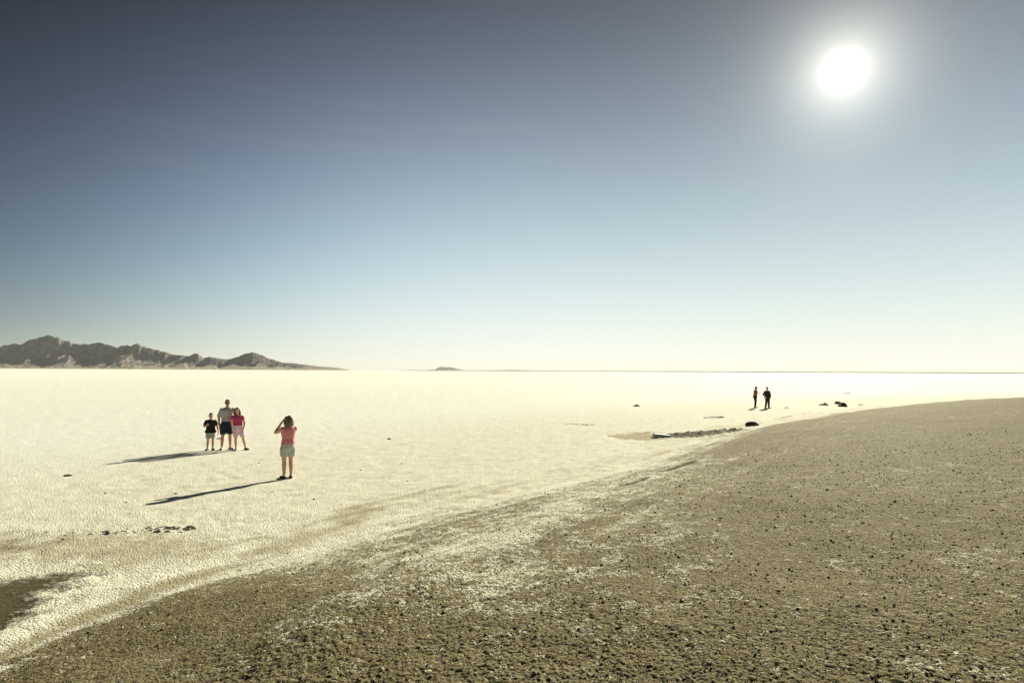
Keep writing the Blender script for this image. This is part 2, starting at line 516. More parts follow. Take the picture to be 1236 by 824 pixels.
ground = link('ground', build_ground(), ground_material())
tag(ground, 'white salt flat rising into a brown gravel bank at right', kind='structure')


# ------------------------------------------------------------------ hills on the horizon
def rock_mat(name, dark, light, fan):
    k = NT(name)
    p = k.pos()
    n1 = k.noise(p, 0.004, 6, 0.65); n2 = k.noise(p, 0.0012, 4, 0.6)
    g = k.n('ShaderNodeNewGeometry')
    sx = k.n('ShaderNodeSeparateXYZ'); k.set(sx.inputs[0], g.outputs['Position'])
    nz = k.n('ShaderNodeSeparateXYZ'); k.set(nz.inputs[0], g.outputs['Normal'])
    n3 = k.noise(p, 0.011, 4, 0.7)
    col = k.mix(k.ramp(k.math('ADD', k.math('MULTIPLY', n1, 0.6), k.math('MULTIPLY', n3, 0.4)), 0.40, 0.60), dark, light)
    k.set(k.b.inputs['Normal'], k.bump(n1, 1.0, 90.0, k.bump(n3, 1.0, 30.0)))
    lowf = k.ramp(k.math('ADD', sx.outputs['Z'], k.math('MULTIPLY', n2, 120.0)), 60, 190, 1, 0)
    col = k.mix(k.math('MULTIPLY', lowf, k.ramp(nz.outputs['Z'], 0.75, 0.97)), col, fan)
    k.set(k.b.inputs['Base Color'], col)
    k.b.inputs['Roughness'].default_value = 0.95
    k.b.inputs['Specular IOR Level'].default_value = 0.1
    return k.m


def ridged(x, y, n, seed):
    s = 0; a = 1.0; t = 0
    for i in range(n):
        s = s + a * (1 - np.abs(pn(x, y, seed + i * 13)) * 2.2); t += a
        x = x * 2.1 + 3.7; y = y * 2.1 + 1.3; a *= 0.5
    return s / t


def hill_range(name, prof, dist, depth, nx, ny, mat, seed, label, rel=0.5, xpad=(0, 0)):
    """prof = [(lateral/forward tangent, height/forward tangent)]; a heightfield whose crest line has that outline"""
    px = np.array([p[0] for p in prof]); pz = np.array([p[1] for p in prof])
    u = np.linspace(px[0] + xpad[0], px[-1] + xpad[1], nx)
    v = np.linspace(-1, 1, ny)
    U, V = np.meshgrid(u, v, indexing='ij')
    Y = dist + V * depth
    X = U * Y
    cy = 0.25 * pn(U * 9, U * 0 + .5, seed)                 # the crest wanders in depth
    crest = 1 + 0.10 * fbm(u * 60, u * 0 + 2.5, 4, seed + 40, 0.62)
    z0 = (np.interp(u, px, pz) * crest)[:, None] * np.ones_like(V)
    t = np.abs(V - cy)
    shape = np.clip(1 - t / (1 + np.sign(V - cy) * -cy), 0, 1) ** 1.35
    wx = 160 * pn(X / 700, Y / 700, seed + 21); wy = 160 * pn(X / 700, Y / 700, seed + 22)
    rd = ridged((X + 1.5 * wx) / 520, (Y + wy) / 1900, 5, seed + 3)
    rd2 = ridged((X + 1.5 * wx + 0.25 * Y) / 1300, (Y + wy) / 3200, 3, seed + 9)
    q = np.clip(0.5 * rd + 0.5 * rd2, 0, 1)
    carve = 1 - rel * (1 - q) * sstep(0.0, 0.30, t) * 2.2
    foot = sstep(0, 0.30, shape)
    Z = z0 * (dist + cy * depth) * shape * np.clip(carve, 0.06, 1.1) * (0.30 + 0.70 * foot)
    Z += z0 * dist * 0.16 * (ridged((X + wx) / 240, (Y + wy) / 700, 4, seed + 5) - 0.55) * np.minimum(shape * 1.5, 1) * sstep(0.0, 0.12, t)
    Z = np.maximum(Z, 0) - 2.0 * (shape <= 0.02)
    vv = np.stack([X, Y, Z], -1).reshape(-1, 3)
    i = np.arange(nx - 1)[:, None] * ny; j = np.arange(ny - 1)[None, :]
    f = np.stack([i + j, i + ny + j, i + ny + j + 1, i + j + 1], -1).reshape(-1, 4)
    o = link(name, mesh_np(name, vv, f), mat)
    if o.data.polygons[len(f) // 2].normal.z < 0: o.data.flip_normals()
    return tag(o, label, kind='structure')


CROP = [(-1500, 156), (-1100, 138), (-800, 118), (-620, 124), (-430, 98), (-300, 106), (-160, 95), (-60, 84), (0, 78), (40, 70), (70, 68), (100, 55), (140, 47), (165, 41), (200, 47), (230, 57), (260, 68), (290, 70), (325, 66), (360, 72),
        (400, 82), (425, 76), (465, 70), (490, 80), (520, 90), (560, 97), (600, 106), (640, 112), (655, 106), (670, 102), (690, 116), (715, 115),
        (745, 120), (775, 122), (820, 108), (857, 100), (890, 108), (920, 120), (960, 134), (1000, 136), (1040, 140), (1080, 146), (1140, 150), (1185, 158)]
prof = [((x / 2.809 - 618) / 721, max(0.0002, (444.6 + 0.0051 * x / 2.809 - (390 + y / 2.809)) / 721)) for x, y in CROP]
m_rock = rock_mat('desert_rock', (0.108, 0.092, 0.088), (0.255, 0.220, 0.195), (0.38, 0.33, 0.25))
hill_range('hills', prof, 14000, 1900, 1150, 130, m_rock, 5, 'long bare brown mountain range with rugged crest on the left horizon', 0.62)
butte = [(-0.150, 0.0002), (-0.138, 0.0016), (-0.128, 0.0022), (-0.122, 0.0058), (-0.116, 0.0066), (-0.108, 0.0062), (-0.100, 0.0060), (-0.092, 0.0036), (-0.082, 0.0016), (-0.072, 0.0002)]
hill_range('hills', butte, 38000, 1300, 90, 40, m_rock, 25, 'small pale flat topped hill alone on the horizon', 0.3)
low = [(-0.20, 0.0001), (-0.17, 0.0012), (-0.165, 0.0016), (-0.15, 0.0008), (-0.06, 0.0008), (-0.03, 0.0016), (0.0, 0.0020), (0.03, 0.0014), (0.06, 0.0004), (0.08, 0.0001)]
hill_range('hills', low, 43000, 900, 120, 20, m_rock, 35, 'very faint low hills either side of the flat topped hill', 0.3)
dk = [(-0.16, 0.0004), (0.0, 0.0009), (0.2, 0.0014), (0.5, 0.0017), (0.9, 0.0019), (1.2, 0.0010)]
m_shore = rock_mat('far_shore_scrub', (0.12, 0.11, 0.075), (0.20, 0.18, 0.125), (0.20, 0.18, 0.125))
hill_range('far_shore', dk, 9000, 120, 160, 14, m_shore, 45, 'thin dark line of the far shore along the right horizon', 0.3)

# ------------------------------------------------------------------ haze
bm = bmesh.new()
bmesh.ops.create_cube(bm, size=1.0)
bmesh.ops.scale(bm, vec=(100000, 100000, 851), verts=bm.verts)
bmesh.ops.translate(bm, vec=(0, 0, 851 / 2 - 1.5), verts=bm.verts)
hm = bpy.data.meshes.new('haze'); bm.to_mesh(hm); bm.free()
hmat = bpy.data.materials.new('haze'); hmat.use_nodes = True
ht = hmat.node_tree; ht.nodes.remove(ht.nodes['Principled BSDF'])
pv = ht.nodes.new('ShaderNodeVolumePrincipled')
pv.inputs['Color'].default_value = (0.93, 0.97, 1.0, 1)
pv.inputs['Density'].default_value = 0.95e-5
pv.inputs['Anisotropy'].default_value = 0.16
ht.links.new(pv.outputs[0], ht.nodes['Material Output'].inputs['Volume'])
haze = link('haze', hm, hmat)
tag(haze, kind='stuff')

# ------------------------------------------------------------------ people
def ring_loft(bm, rings, n=16, cap=True):
    """rings = list of lists of Vector, all the same length; closes both ends"""
    prev = None; first = None
    for ring in rings:
        vs = [bm.verts.new(p) for p in ring]
        if prev:
            for i in range(len(vs)):
                bm.faces.new((prev[i], prev[(i + 1) % len(vs)], vs[(i + 1) % len(vs)], vs[i]))
        else:
            first = vs
        prev = vs
    if cap:
        bm.faces.new(first[::-1]); bm.faces.new(prev)


def trunk(bm, rings, n=18):
    """rings of (z, cx, cy, rx, ry)"""
    out = []
    for z, cx, cy, rx, ry in rings:
        out.append([Vector((cx + rx * math.cos(2 * math.pi * i / n), cy + ry * math.sin(2 * math.pi * i / n), z)) for i in range(n)])
    ring_loft(bm, out)


def limb(bm, pts, rad, n=12, round_ends=True):
    pts = [Vector(p) for p in pts]
    # smooth the bends with a Catmull-Rom pass
    P, Q = [], []
    for i in range(len(pts) - 1):
        p0 = pts[max(i - 1, 0)]; p1 = pts[i]; p2 = pts[i + 1]; p3 = pts[min(i + 2, len(pts) - 1)]
        for k in range(4):
            t = k / 4
            c = 0.5 * ((2 * p1) + (p2 - p0) * t + (2 * p0 - 5 * p1 + 4 * p2 - p3) * t * t + (3 * p1 - p0 - 3 * p2 + p3) * t ** 3)
            lin = p1.lerp(p2, t)
            P.append(lin.lerp(c, 0.55)); Q.append(rad[i] + (rad[i + 1] - rad[i]) * (t * t * (3 - 2 * t)))
    P.append(pts[-1]); Q.append(rad[-1])
    if round_ends:
        d0 = (P[0] - P[1]).normalized(); d1 = (P[-1] - P[-2]).normalized()
        pre = [(P[0] + d0 * Q[0] * s, Q[0] * math.sqrt(max(0.02, 1 - s * s))) for s in (0.97, 0.75, 0.4)]
        post = [(P[-1] + d1 * Q[-1] * s, Q[-1] * math.sqrt(max(0.02, 1 - s * s))) for s in (0.4, 0.75, 0.97)]
        P = [a for a, _ in pre] + P + [a for a, _ in post]
        Q = [b for _, b in pre] + Q + [b for _, b in post]
    rings = []
    up = Vector((0.31, 0.87, 0.38)).normalized()
    for i, p in enumerate(P):
        d = (P[min(i + 1, len(P) - 1)] - P[max(i - 1, 0)]).normalized()
        u = (up - d * up.dot(d)).normalized(); v = d.cross(u)
        up = u
        rings.append([p + (u * math.cos(2 * math.pi * k / n) + v * math.sin(2 * math.pi * k / n)) * Q[i] for k in range(n)])
    ring_loft(bm, rings)


def blob(bm, c, r, rot=None, sub=2):
    m = Matrix.Translation(Vector(c)) @ (rot.to_4x4() if rot is not None else Matrix.Identity(4)) @ Matrix.Diagonal((*r, 1))
    bmesh.ops.create_icosphere(bm, subdivisions=sub, radius=1.0, matrix=m)


def fuse(name, bm, mat, parent, voxel, ratio=0.5, smooth=3, wrinkle=0.0, seed=0, cut=None):
    """one continuous skin round everything in bm"""
    bmesh.ops.recalc_face_normals(bm, faces=bm.faces)
    me = bpy.data.meshes.new(name); bm.to_mesh(me); bm.free()
    o = bpy.data.objects.new(name, me); COL.objects.link(o)
    a = o.modifiers.new('r', 'REMESH'); a.mode = 'VOXEL'; a.voxel_size = voxel
    b = o.modifiers.new('s', 'SMOOTH'); b.iterations = smooth; b.factor = 0.5
    if ratio < 1:
        c = o.modifiers.new('d', 'DECIMATE'); c.ratio = ratio
    dg = bpy.context.evaluated_depsgraph_get()
    new = bpy.data.meshes.new_from_object(o.evaluated_get(dg), depsgraph=dg)
    o.modifiers.clear(); o.data = new; bpy.data.meshes.remove(me); new.name = name
    n = len(new.vertices)
    if wrinkle and n:
        co = np.empty(n * 3, np.float32); new.vertices.foreach_get('co', co); co = co.reshape(-1, 3)
        no = np.empty(n * 3, np.float32); new.vertices.foreach_get('normal', no); no = no.reshape(-1, 3)
        w = pn(co[:, 0] * 14 + co[:, 1] * 9, co[:, 2] * 10 + co[:, 1] * 7, seed) + 0.5 * pn(co[:, 0] * 30 - co[:, 1] * 22, co[:, 2] * 24, seed + 1)
        co += no * (w * wrinkle)[:, None]
        new.vertices.foreach_set('co', co.ravel())
    new.polygons.foreach_set('use_smooth', np.ones(len(new.polygons), bool))
    new.materials.clear(); new.materials.append(mat)
    new.update()
    o.parent = parent
    return o


def hand(bm, wrist, d, nrm, L, side, curl=22.0):
    wrist = Vector(wrist); d = Vector(d).normalized(); nrm = Vector(nrm); nrm = (nrm - d * nrm.dot(d)).normalized()
    b = d.cross(nrm) * side                       # towards the thumb
    for i, (off, ln) in enumerate(((0.20, 0.40), (0.07, 0.46), (-0.07, 0.43), (-0.19, 0.34))):
        kn = wrist + d * L * (0.52 - 0.03 * abs(i - 1)) + b * off * L
        limb(bm, [wrist + d * 0.05 * L + b * off * 0.55 * L, kn], [0.105 * L, 0.085 * L], 8)
        p = kn; ang = curl * (0.6 + 0.2 * i); pts = [p]
        dd = (d + b * off * 0.35).normalized()
        for k, f in enumerate((0.45, 0.32, 0.23)):
            a = R(ang * (k + 1) * 0.7)
            p = p + (dd * math.cos(a) + nrm * math.sin(a)) * ln * L * f
            pts.append(p)
        limb(bm, pts, [0.058 * L, 0.053 * L, 0.048 * L, 0.042 * L], 8)
    t0 = wrist + d * 0.16 * L + b * 0.17 * L
    t1 = t0 + (d * 0.62 + b * 0.66 + nrm * 0.35).normalized() * 0.26 * L
    t2 = t1 + (d * 0.85 + b * 0.22 + nrm * 0.40).normalized() * 0.24 * L
    limb(bm, [t0, t1, t2], [0.09 * L, 0.062 * L, 0.05 * L], 8)


def build_person(loc, face_deg, H, label, P):
    """P: pose and clothing; coordinates in fractions of the standing height, facing -Y, the person's left at +X"""
    root = bpy.data.objects.new('person', None); COL.objects.link(root)
    gz = float(terrain(np.array([loc[0]]), np.array([loc[1]]), np.array([0.5]))[0][0])
    root.location = (loc[0], loc[1], gz); root.rotation_euler = (0, 0, R(face_deg))
    tag(root, label, 'person', P.get('group'))
    J = dict(hipL=(.050, 0, .51), kneeL=(.056, -.012, .285), ankL=(.060, .012, .048), toeL=(.075, -.10, 0),
             shL=(.106, .004, .796), elL=(.140, .012, .640), wrL=(.146, -.020, .490), hdL=(.02, -.12, -1), pnL=(-1, 0, 0))
    for k in list(J):
        v = J[k]; J[k[:-1] + 'R'] = (-v[0], v[1], v[2])
    J.update(P.get('J', {}))
    lean = P.get('lean', (0, 0)); fat = P.get('fat', 1.0); hs = P.get('head', 1.0)
    V = lambda p: Vector(p) * H

    def off(z):
        t = max(0, z - .50) / .34
        return lean[0] * t, lean[1] * t
    base = [(.455, .070, .055, 0), (.49, .092, .068, .004), (.53, .096, .070, .004), (.58, .084, .062, 0), (.63, .080, .058, 0),
            (.69, .090, .062, 0), (.75, .104, .066, 0), (.79, .106, .062, 0), (.82, .090, .050, .004), (.842, .050, .040, .006)]
    rings = [((z) * H, off(z)[0] * H, (cy + off(z)[1]) * H, rx * fat * H, ry * fat * H) for z, rx, ry, cy in base]
    skin = MAT[P.get('skin', 'skin')]
    lx, ly = off(.84)

    def sh(s):
        x, y, z = J['sh' + s]; return (x + lx, y + ly, z)
    # ---- body, one surface
    bm = bmesh.new()
    trunk(bm, rings)
    limb(bm, [V((lx, ly + .008, .82)), V((lx * 1.05, ly - .004, .89))], [.033 * H, .030 * H])
    HR = Matrix.Rotation(R(P.get('yaw', 0)), 3, 'Z') @ Matrix.Rotation(R(P.get('tilt', 0)), 3, 'Y') @ Matrix.Rotation(R(P.get('nod', 0)), 3, 'X')
    nk = Vector((lx, ly, .862))

    def hd(p): return (nk + HR @ (Vector(p) * hs)) * H
    blob(bm, hd((0, .004, .072)), (.0465 * hs * H, .057 * hs * H, .062 * hs * H), HR)
    blob(bm, hd((0, -.014, .030)), (.036 * hs * H, .040 * hs * H, .040 * hs * H), HR)
    blob(bm, hd((0, -.060, .050)), (.0075 * hs * H, .012 * hs * H, .013 * hs * H), HR, 1)
    blob(bm, hd((0, -.040, .004)), (.014 * hs * H, .012 * hs * H, .010 * hs * H), HR, 1)
    for sx in (-1, 1):
        blob(bm, hd((sx * .047, .006, .055)), (.007 * hs * H, .012 * hs * H, .019 * hs * H), HR, 1)
    for s, sg in (('L', 1), ('R', -1)):
        limb(bm, [V(sh(s)), V(J['el' + s]), V(J['wr' + s])], [.034 * H * fat, .0255 * H * fat, .0165 * H])
        hand(bm, V(J['wr' + s]), J['hd' + s], J['pn' + s], .105 * H, sg * P.get('thumb' + s, 1), P.get('curl' + s, 24))
        a, b, c = V(J['hip' + s]), V(J['knee' + s]), V(J['ank' + s])
        calf = b.lerp(c, 0.30) + Vector((0, .006 * H, 0))
        limb(bm, [a, a.lerp(b, .5), b, calf, c], [.056 * H * fat, .047 * H * fat, .033 * H, .034 * H * fat, .020 * H])
        t = Vector(J['toe' + s]); f = (t - Vector(J['ank' + s])); f.z = 0; f.normalize()
        limb(bm, [c + f * -.015 * H + Vector((0, 0, -.022 * H)), c + f * .05 * H + Vector((0, 0, -.028 * H)), c + f * .10 * H + Vector((0, 0, -.034 * H))],
             [.022 * H, .020 * H, .013 * H])
    fuse('body', bm, skin, root, .0034 * H, 0.22, 2)
    # ---- top
    top = P['top']
    bm = bmesh.new()
    z0, z1 = top['hem'], .835
    ease = top.get('ease', 1.13)
    rr = []
    zw = P['bottom'].get('waist', .60) + .012

    def under(z):
        k = 1.05 if z < zw else 0
        if z < .535 and top['hem'] < .52:
            return .134 * fat, .096 * fat
        return (max(np.interp(z, [r[0] for r in base], [r[1] for r in base]), .088) * 1.10 * k * fat,
                (np.interp(z, [r[0] for r in base], [r[2] for r in base]) + .006) * 1.13 * k * fat)
    for z, rx, ry, cy in sorted([r for r in base if z0 + .004 < r[0] < z1] + [(zw, np.interp(zw, [r[0] for r in base], [r[1] for r in base]), np.interp(zw, [r[0] for r in base], [r[2] for r in base]), .002)]):
        e = ease if z < .8 else 1 + (ease - 1) * .7
        ux, uy = under(z - .001)
        rr.append((z * H, off(z)[0] * H, (cy + off(z)[1]) * H, max(max(rx, top.get('minw', 0.0) if z < .78 else 0) * fat * e, ux) * H, max(ry * fat * (e + .05), uy) * H))
    w0 = max(np.interp(z0, [r[0] for r in base], [r[1] for r in base]), top.get('minw', 0)) * top.get('flare', 1.05)
    d0 = np.interp(z0, [r[0] for r in base], [r[2] for r in base]) * top.get('flare', 1.05)
    ux, uy = under(z0)
    rr.insert(0, (z0 * H, off(z0)[0] * H, off(z0)[1] * H, max(w0 * fat * ease, ux) * H, max(d0 * fat * (ease + .05), uy) * H))
    rr.append((z1 * H, off(z1)[0] * H, (off(z1)[1] + .006) * H, .060 * H, .046 * H))
    trunk(bm, rr, 22)
    sl = top.get('sleeve', 0)
    for s in 'LR':
        a, e_, w = V(sh(s)), V(J['el' + s]), V(J['wr' + s])
        r0 = .034 * H * fat * 1.22
        if sl <= 0:
            limb(bm, [a.lerp(V((lx, ly, .80)), .35), a + Vector((0, 0, .006 * H))], [r0, r0 * .82])
        elif sl <= 1:
            limb(bm, [a, a.lerp(e_, sl * .55), a.lerp(e_, sl)], [r0 * .95, r0 * .99, r0 * 1.04], round_ends=False)
            blob(bm, a - Vector((0, 0, .004 * H)), (r0 * .96, r0 * .96, r0 * .93))
        else:
            limb(bm, [a, e_, e_.lerp(w, sl - 1)], [r0, r0 * .9, r0 * .70])
    fuse('jacket' if sl > 1.3 else 'shirt', bm, MAT[top['mat']], root, .0055 * H, 0.5, 3, .0060 * H, 3)
    # ---- shorts or trousers
    bt = P['bottom']
    bm = bmesh.new()
    zt = bt.get('waist', .60); fl = bt.get('flare', 1.30)
    rb = [(z * H, off(z)[0] * H, (cy + off(z)[1]) * H, max(rx, .088) * fat * 1.10 * H, (ry + .006) * fat * 1.13 * H) for z, rx, ry, cy in base if .46 < z < zt]
    rb.append((zt * H, off(zt)[0] * H, off(zt)[1] * H, .090 * fat * 1.06 * H, .068 * fat * 1.10 * H))
    rb.insert(0, (.432 * H, 0, .004 * H, .066 * fat * H, .064 * fat * H))
    trunk(bm, rb, 22)
    for s in 'LR':
        a, b, c = V(J['hip' + s]), V(J['knee' + s]), V(J['ank' + s])
        e = bt['leg']                              # 1 = knee, 2 = ankle
        if e <= 1:
            end = a.lerp(b, e)
            limb(bm, [a, a.lerp(end, .5), end], [.064 * H * fat * 1.10, .056 * H * fat * fl * .95, .047 * H * fat * fl], round_ends=False)
        else:
            end = b.lerp(c, e - 1)
            limb(bm, [a, a.lerp(b, .5), b, end], [.060 * H * fat * 1.05, .050 * H * fat * 1.15, .042 * H * fat * 1.1, .038 * H * fat * bt.get('cuff', 1.0)], round_ends=False)
    fuse('shorts' if bt['leg'] <= 1.2 else 'trousers', bm, MAT[bt['mat']], root, .0055 * H, 0.5, 3, .0050 * H, 7)
    # ---- shoes
    for s in 'LR':
        c = V(J['ank' + s]); t = Vector(J['toe' + s]); f = (t - Vector(J['ank' + s])); f.z = 0; f.normalize()
        bm = bmesh.new(); q = P.get('shoe', 1.0)
        zf = lambda z: Vector((0, 0, z * H - c.z))
        limb(bm, [c + f * -.026 * H + zf(.020), c + f * .03 * H + zf(.021), c + f * .075 * H + zf(.019), c + f * .112 * H + zf(.015)],
             [.024 * H * q, .026 * H * q, .026 * H * q, .016 * H * q], 12)
        if P.get('shoe_top', True):
            limb(bm, [c + zf(.025), c + f * -.004 * H + zf(.050)], [.026 * H * q, .025 * H * q], 12, False)
        bmesh.ops.bisect_plane(bm, geom=bm.verts[:] + bm.edges[:] + bm.faces[:], plane_co=(0, 0, 0.001), plane_no=(0, 0, -1), clear_outer=True)
        bmesh.ops.holes_fill(bm, edges=[e for e in bm.edges if e.is_boundary])
        fuse('shoe', bm, MAT[P['shoe_mat']], root, .004 * H, 0.5, 1)
    # ---- hair or hat
    hr = P.get('hair', 'short')
    bm = bmesh.new()
    hH = hs * H
    blob(bm, hd((0, .016, .086)), (.050 * hH, .056 * hH, .052 * hH), HR)
    blob(bm, hd((0, .030, .060)), (.047 * hH, .042 * hH, .045 * hH), HR)
    if hr == 'short':
        blob(bm, hd((0, -.018, .116)), (.040 * hH, .034 * hH, .022 * hH), HR)
    else:
        ln = P.get('hair_len', .055)
        for sx in (-1, 1):
            limb(bm, [hd((sx * .036, .0, .10)), hd((sx * .050, .012, .04)), hd((sx * .050, .020, -ln))], [.022 * hH, .026 * hH, .020 * hH])
        limb(bm, [hd((0, .035, .10)), hd((0, .050, .03)), hd((0, .046, -ln))], [.045 * hH, .040 * hH, .034 * hH])
        for sx in (-1, 1):
            limb(bm, [hd((sx * .02, .04, .10)), hd((sx * .035, .042, .02)), hd((sx * .032, .038, -ln))], [.035 * hH, .033 * hH, .026 * hH])
        blob(bm, hd((.012, -.030, .116)), (.036 * hH, .028 * hH, .020 * hH), HR)
    fuse('hair', bm, MAT[P.get('hair_mat', 'hair_brown')], root, .0042 * H, 0.7, 1, .006 * H, 11)
    if P.get('hat'):
        bm = bmesh.new()
        blob(bm, hd((0, .006, .122)), (.054 * hH, .064 * hH, .040 * hH), HR)
        blob(bm, hd((0, .002, .104)), (.088 * hH, .098 * hH, .008 * hH), HR)
        fuse('hat', bm, MAT[P['hat']], root, .0045 * H, 0.6, 1)
    # ---- face
    for sx in (-1, 1):
        bm = bmesh.new(); blob(bm, hd((sx * .019, -.0475, .063)), (.0075 * hH, .005 * hH, .0045 * hH), HR, 2)
        me = bpy.data.meshes.new('eye'); bm.to_mesh(me); bm.free(); link('eye', me, MAT['eye'], root)
    bm = bmesh.new(); blob(bm, hd((0, -.0515, .024)), (.014 * hH, .004 * hH, .0042 * hH), HR, 2)
    me = bpy.data.meshes.new('mouth'); bm.to_mesh(me); bm.free(); link('mouth', me, MAT['lips'], root)
    if P.get('sunglasses'):
        bm = bmesh.new()
        for sx in (-1, 1):
            blob(bm, hd((sx * .021, -.056, .064)), (.017 * hH, .006 * hH, .012 * hH), HR, 2)
            limb(bm, [hd((sx * .038, -.050, .068)), hd((sx * .052, .010, .064))], [.003 * hH, .003 * hH], 6)
        limb(bm, [hd((-.01, -.060, .068)), hd((.01, -.060, .068))], [.003 * hH, .003 * hH], 6)
        me = bpy.data.meshes.new('sunglasses'); bm.to_mesh(me); bm.free(); link('sunglasses', me, MAT['black_gloss'], root)
    return root, hd, V


def hair_mat(name, a, b):
    k = NT(name)
    mp = k.n('ShaderNodeMapping'); k.set(mp.inputs['Vector'], k.obj()); mp.inputs['Scale'].default_value = (1, 1, 0.12)
    f = k.noise(mp.outputs[0], 120, 3, 0.6)
    k.set(k.b.inputs['Base Color'], k.mix(k.ramp(f, 0.35, 0.65), a, b))
    k.set(k.b.inputs['Normal'], k.bump(f, 0.8, 0.01))
    k.b.inputs['Roughness'].default_value = 0.5
    return k.m


MAT = {
    'skin': simple_mat('skin', (0.6, 0.37, 0.24), 0.55, 0.08, 18),
    'skin_tan': simple_mat('skin_tanned', (0.55, 0.325, 0.2), 0.55, 0.08, 18),
    'hair_brown': hair_mat('brown_hair', (0.05, 0.03, 0.016), (0.13, 0.08, 0.042)),
    'hair_dark': hair_mat('dark_hair', (0.02, 0.014, 0.01), (0.05, 0.035, 0.024)),
    'hair_light': hair_mat('light_brown_hair', (0.07, 0.042, 0.02), (0.19, 0.115, 0.055)),
    'black_cloth': simple_mat('black_cloth', (0.020, 0.020, 0.021), 0.85, 0.2, 40),
    'grey_cloth': simple_mat('grey_cloth', (0.42, 0.42, 0.425), 0.85, 0.22, 55),
    'stone_cloth': simple_mat('stone_cloth', (0.46, 0.44, 0.39), 0.85, 0.07, 40),
    'navy_cloth': simple_mat('navy_cloth', (0.022, 0.028, 0.062), 0.85, 0.2, 40),
    'magenta_cloth': simple_mat('magenta_cloth', (0.45, 0.05, 0.15), 0.85, 0.07, 40),
    'lilac_cloth': simple_mat('lilac_cloth', (0.76, 0.55, 0.63), 0.85, 0.07, 40),
    'pink_cloth': simple_mat('pink_cloth', (0.66, 0.25, 0.27), 0.85, 0.07, 40),
    'sage_cloth': simple_mat('sage_cloth', (0.46, 0.49, 0.46), 0.85, 0.07, 40),
    'rust_cloth': simple_mat('rust_cloth', (0.36, 0.085, 0.045), 0.85, 0.2, 40),
    'dark_cloth': simple_mat('dark_cloth', (0.032, 0.030, 0.028), 0.85, 0.25, 40),
    'straw': simple_mat('straw', (0.38, 0.29, 0.14), 0.8, 0.2, 80),
    'dark_leather': simple_mat('dark_leather', (0.045, 0.030, 0.020), 0.6, 0.2, 40),
    'black_shoe': simple_mat('black_shoe', (0.022, 0.020, 0.020), 0.6, 0.2, 40),
    'trainer': simple_mat('trainer', (0.5, 0.49, 0.47), 0.7, 0.35, 50),
    'eye': simple_mat('eye', (0.06, 0.045, 0.035), 0.3, 0.1, 20),
    'lips': simple_mat('lips', (0.36, 0.13, 0.10), 0.5, 0.1, 20),
    'black_gloss': simple_mat('black_gloss', (0.015, 0.015, 0.016), 0.25, 0.1, 20, 0.5),
    'white_cloth': simple_mat('white_cloth', (0.72, 0.70, 0.66), 0.8, 0.06, 40),
    'glass_dark': simple_mat('lens_glass', (0.02, 0.02, 0.03), 0.1, 0.1, 20, 0.6),
}

FAM = 'family posing for a snapshot'
build_person((-10.76, 21.49), 25, 1.30, 'boy in black T-shirt and pale shorts standing left of the man', dict(
    group=FAM, head=1.16, hair_mat='hair_dark', fat=1.08,
    top=dict(mat='black_cloth', hem=.475, sleeve=.72, ease=1.12, minw=.095), bottom=dict(mat='stone_cloth', leg=.80, waist=.56, flare=1.22),
    shoe_mat='black_shoe', shoe=1.1,
    J=dict(elR=(-.165, .02, .655), wrR=(-.105, -.105, .685), hdR=(.75, -.35, .45), pnR=(0.2, 1, 0.1),
           elL=(.165, .012, .635), wrL=(.195, -.03, .500), kneeL=(.062, -.012, .285), ankL=(.068, .012, .048), ankR=(-.068, .012, .048), toeL=(.11, -.10, 0), toeR=(-.11, -.10, 0)),
    thumbR=-1, curlR=55))
build_person((-10.24, 21.62), 24, 1.80, 'tall man in grey shirt, navy shorts and sunglasses, arm behind the girl', dict(
    group=FAM, skin='skin_tan', hair_mat='hair_dark', fat=1.04, sunglasses=True,
    top=dict(mat='grey_cloth', hem=.565, sleeve=.92, ease=1.12, minw=.092, flare=1.06), bottom=dict(mat='navy_cloth', leg=.90, waist=.60, flare=1.20),
    shoe_mat='trainer', shoe=1.15,
    J=dict(elR=(-.150, .020, .640), wrR=(-.135, -.020, .485), elL=(.155, .105, .690), wrL=(.195, .100, .640), hdL=(.55, -.05, -.5), pnL=(0, -1, 0),
           hipR=(-.052, 0, .51), kneeR=(-.072, -.012, .285), ankR=(-.084, .01, .048), toeR=(-.10, -.10, 0),
           kneeL=(.062, -.015, .285), ankL=(.070, .0, .048), toeL=(.125, -.09, 0)), thumbL=1, yaw=6))
girl, ghd, gV = build_person((-9.80, 21.55), 24, 1.50, 'girl in magenta T-shirt and pink shorts leaning against the man', dict(
    group=FAM, hair='long', hair_len=.03, head=1.06, hair_mat='hair_brown', lean=(-.028, 0), tilt=-9, fat=.98,
    top=dict(mat='magenta_cloth', hem=.585, sleeve=.42, ease=1.16, minw=.090), bottom=dict(mat='lilac_cloth', leg=.88, waist=.60, flare=1.24),
    shoe_mat='dark_leather', shoe_top=False,
    J=dict(elL=(.135, .012, .640), wrL=(.110, -.045, .495), elR=(-.150, .040, .655), wrR=(-.130, .070, .520),
           kneeR=(-.050, -.012, .285), ankR=(-.040, .012, .048), toeR=(-.055, -.1, 0),
           hipL=(.052, 0, .51), kneeL=(.112, -.01, .285), ankL=(.170, .012, .048), toeL=(.235, -.07, 0))))
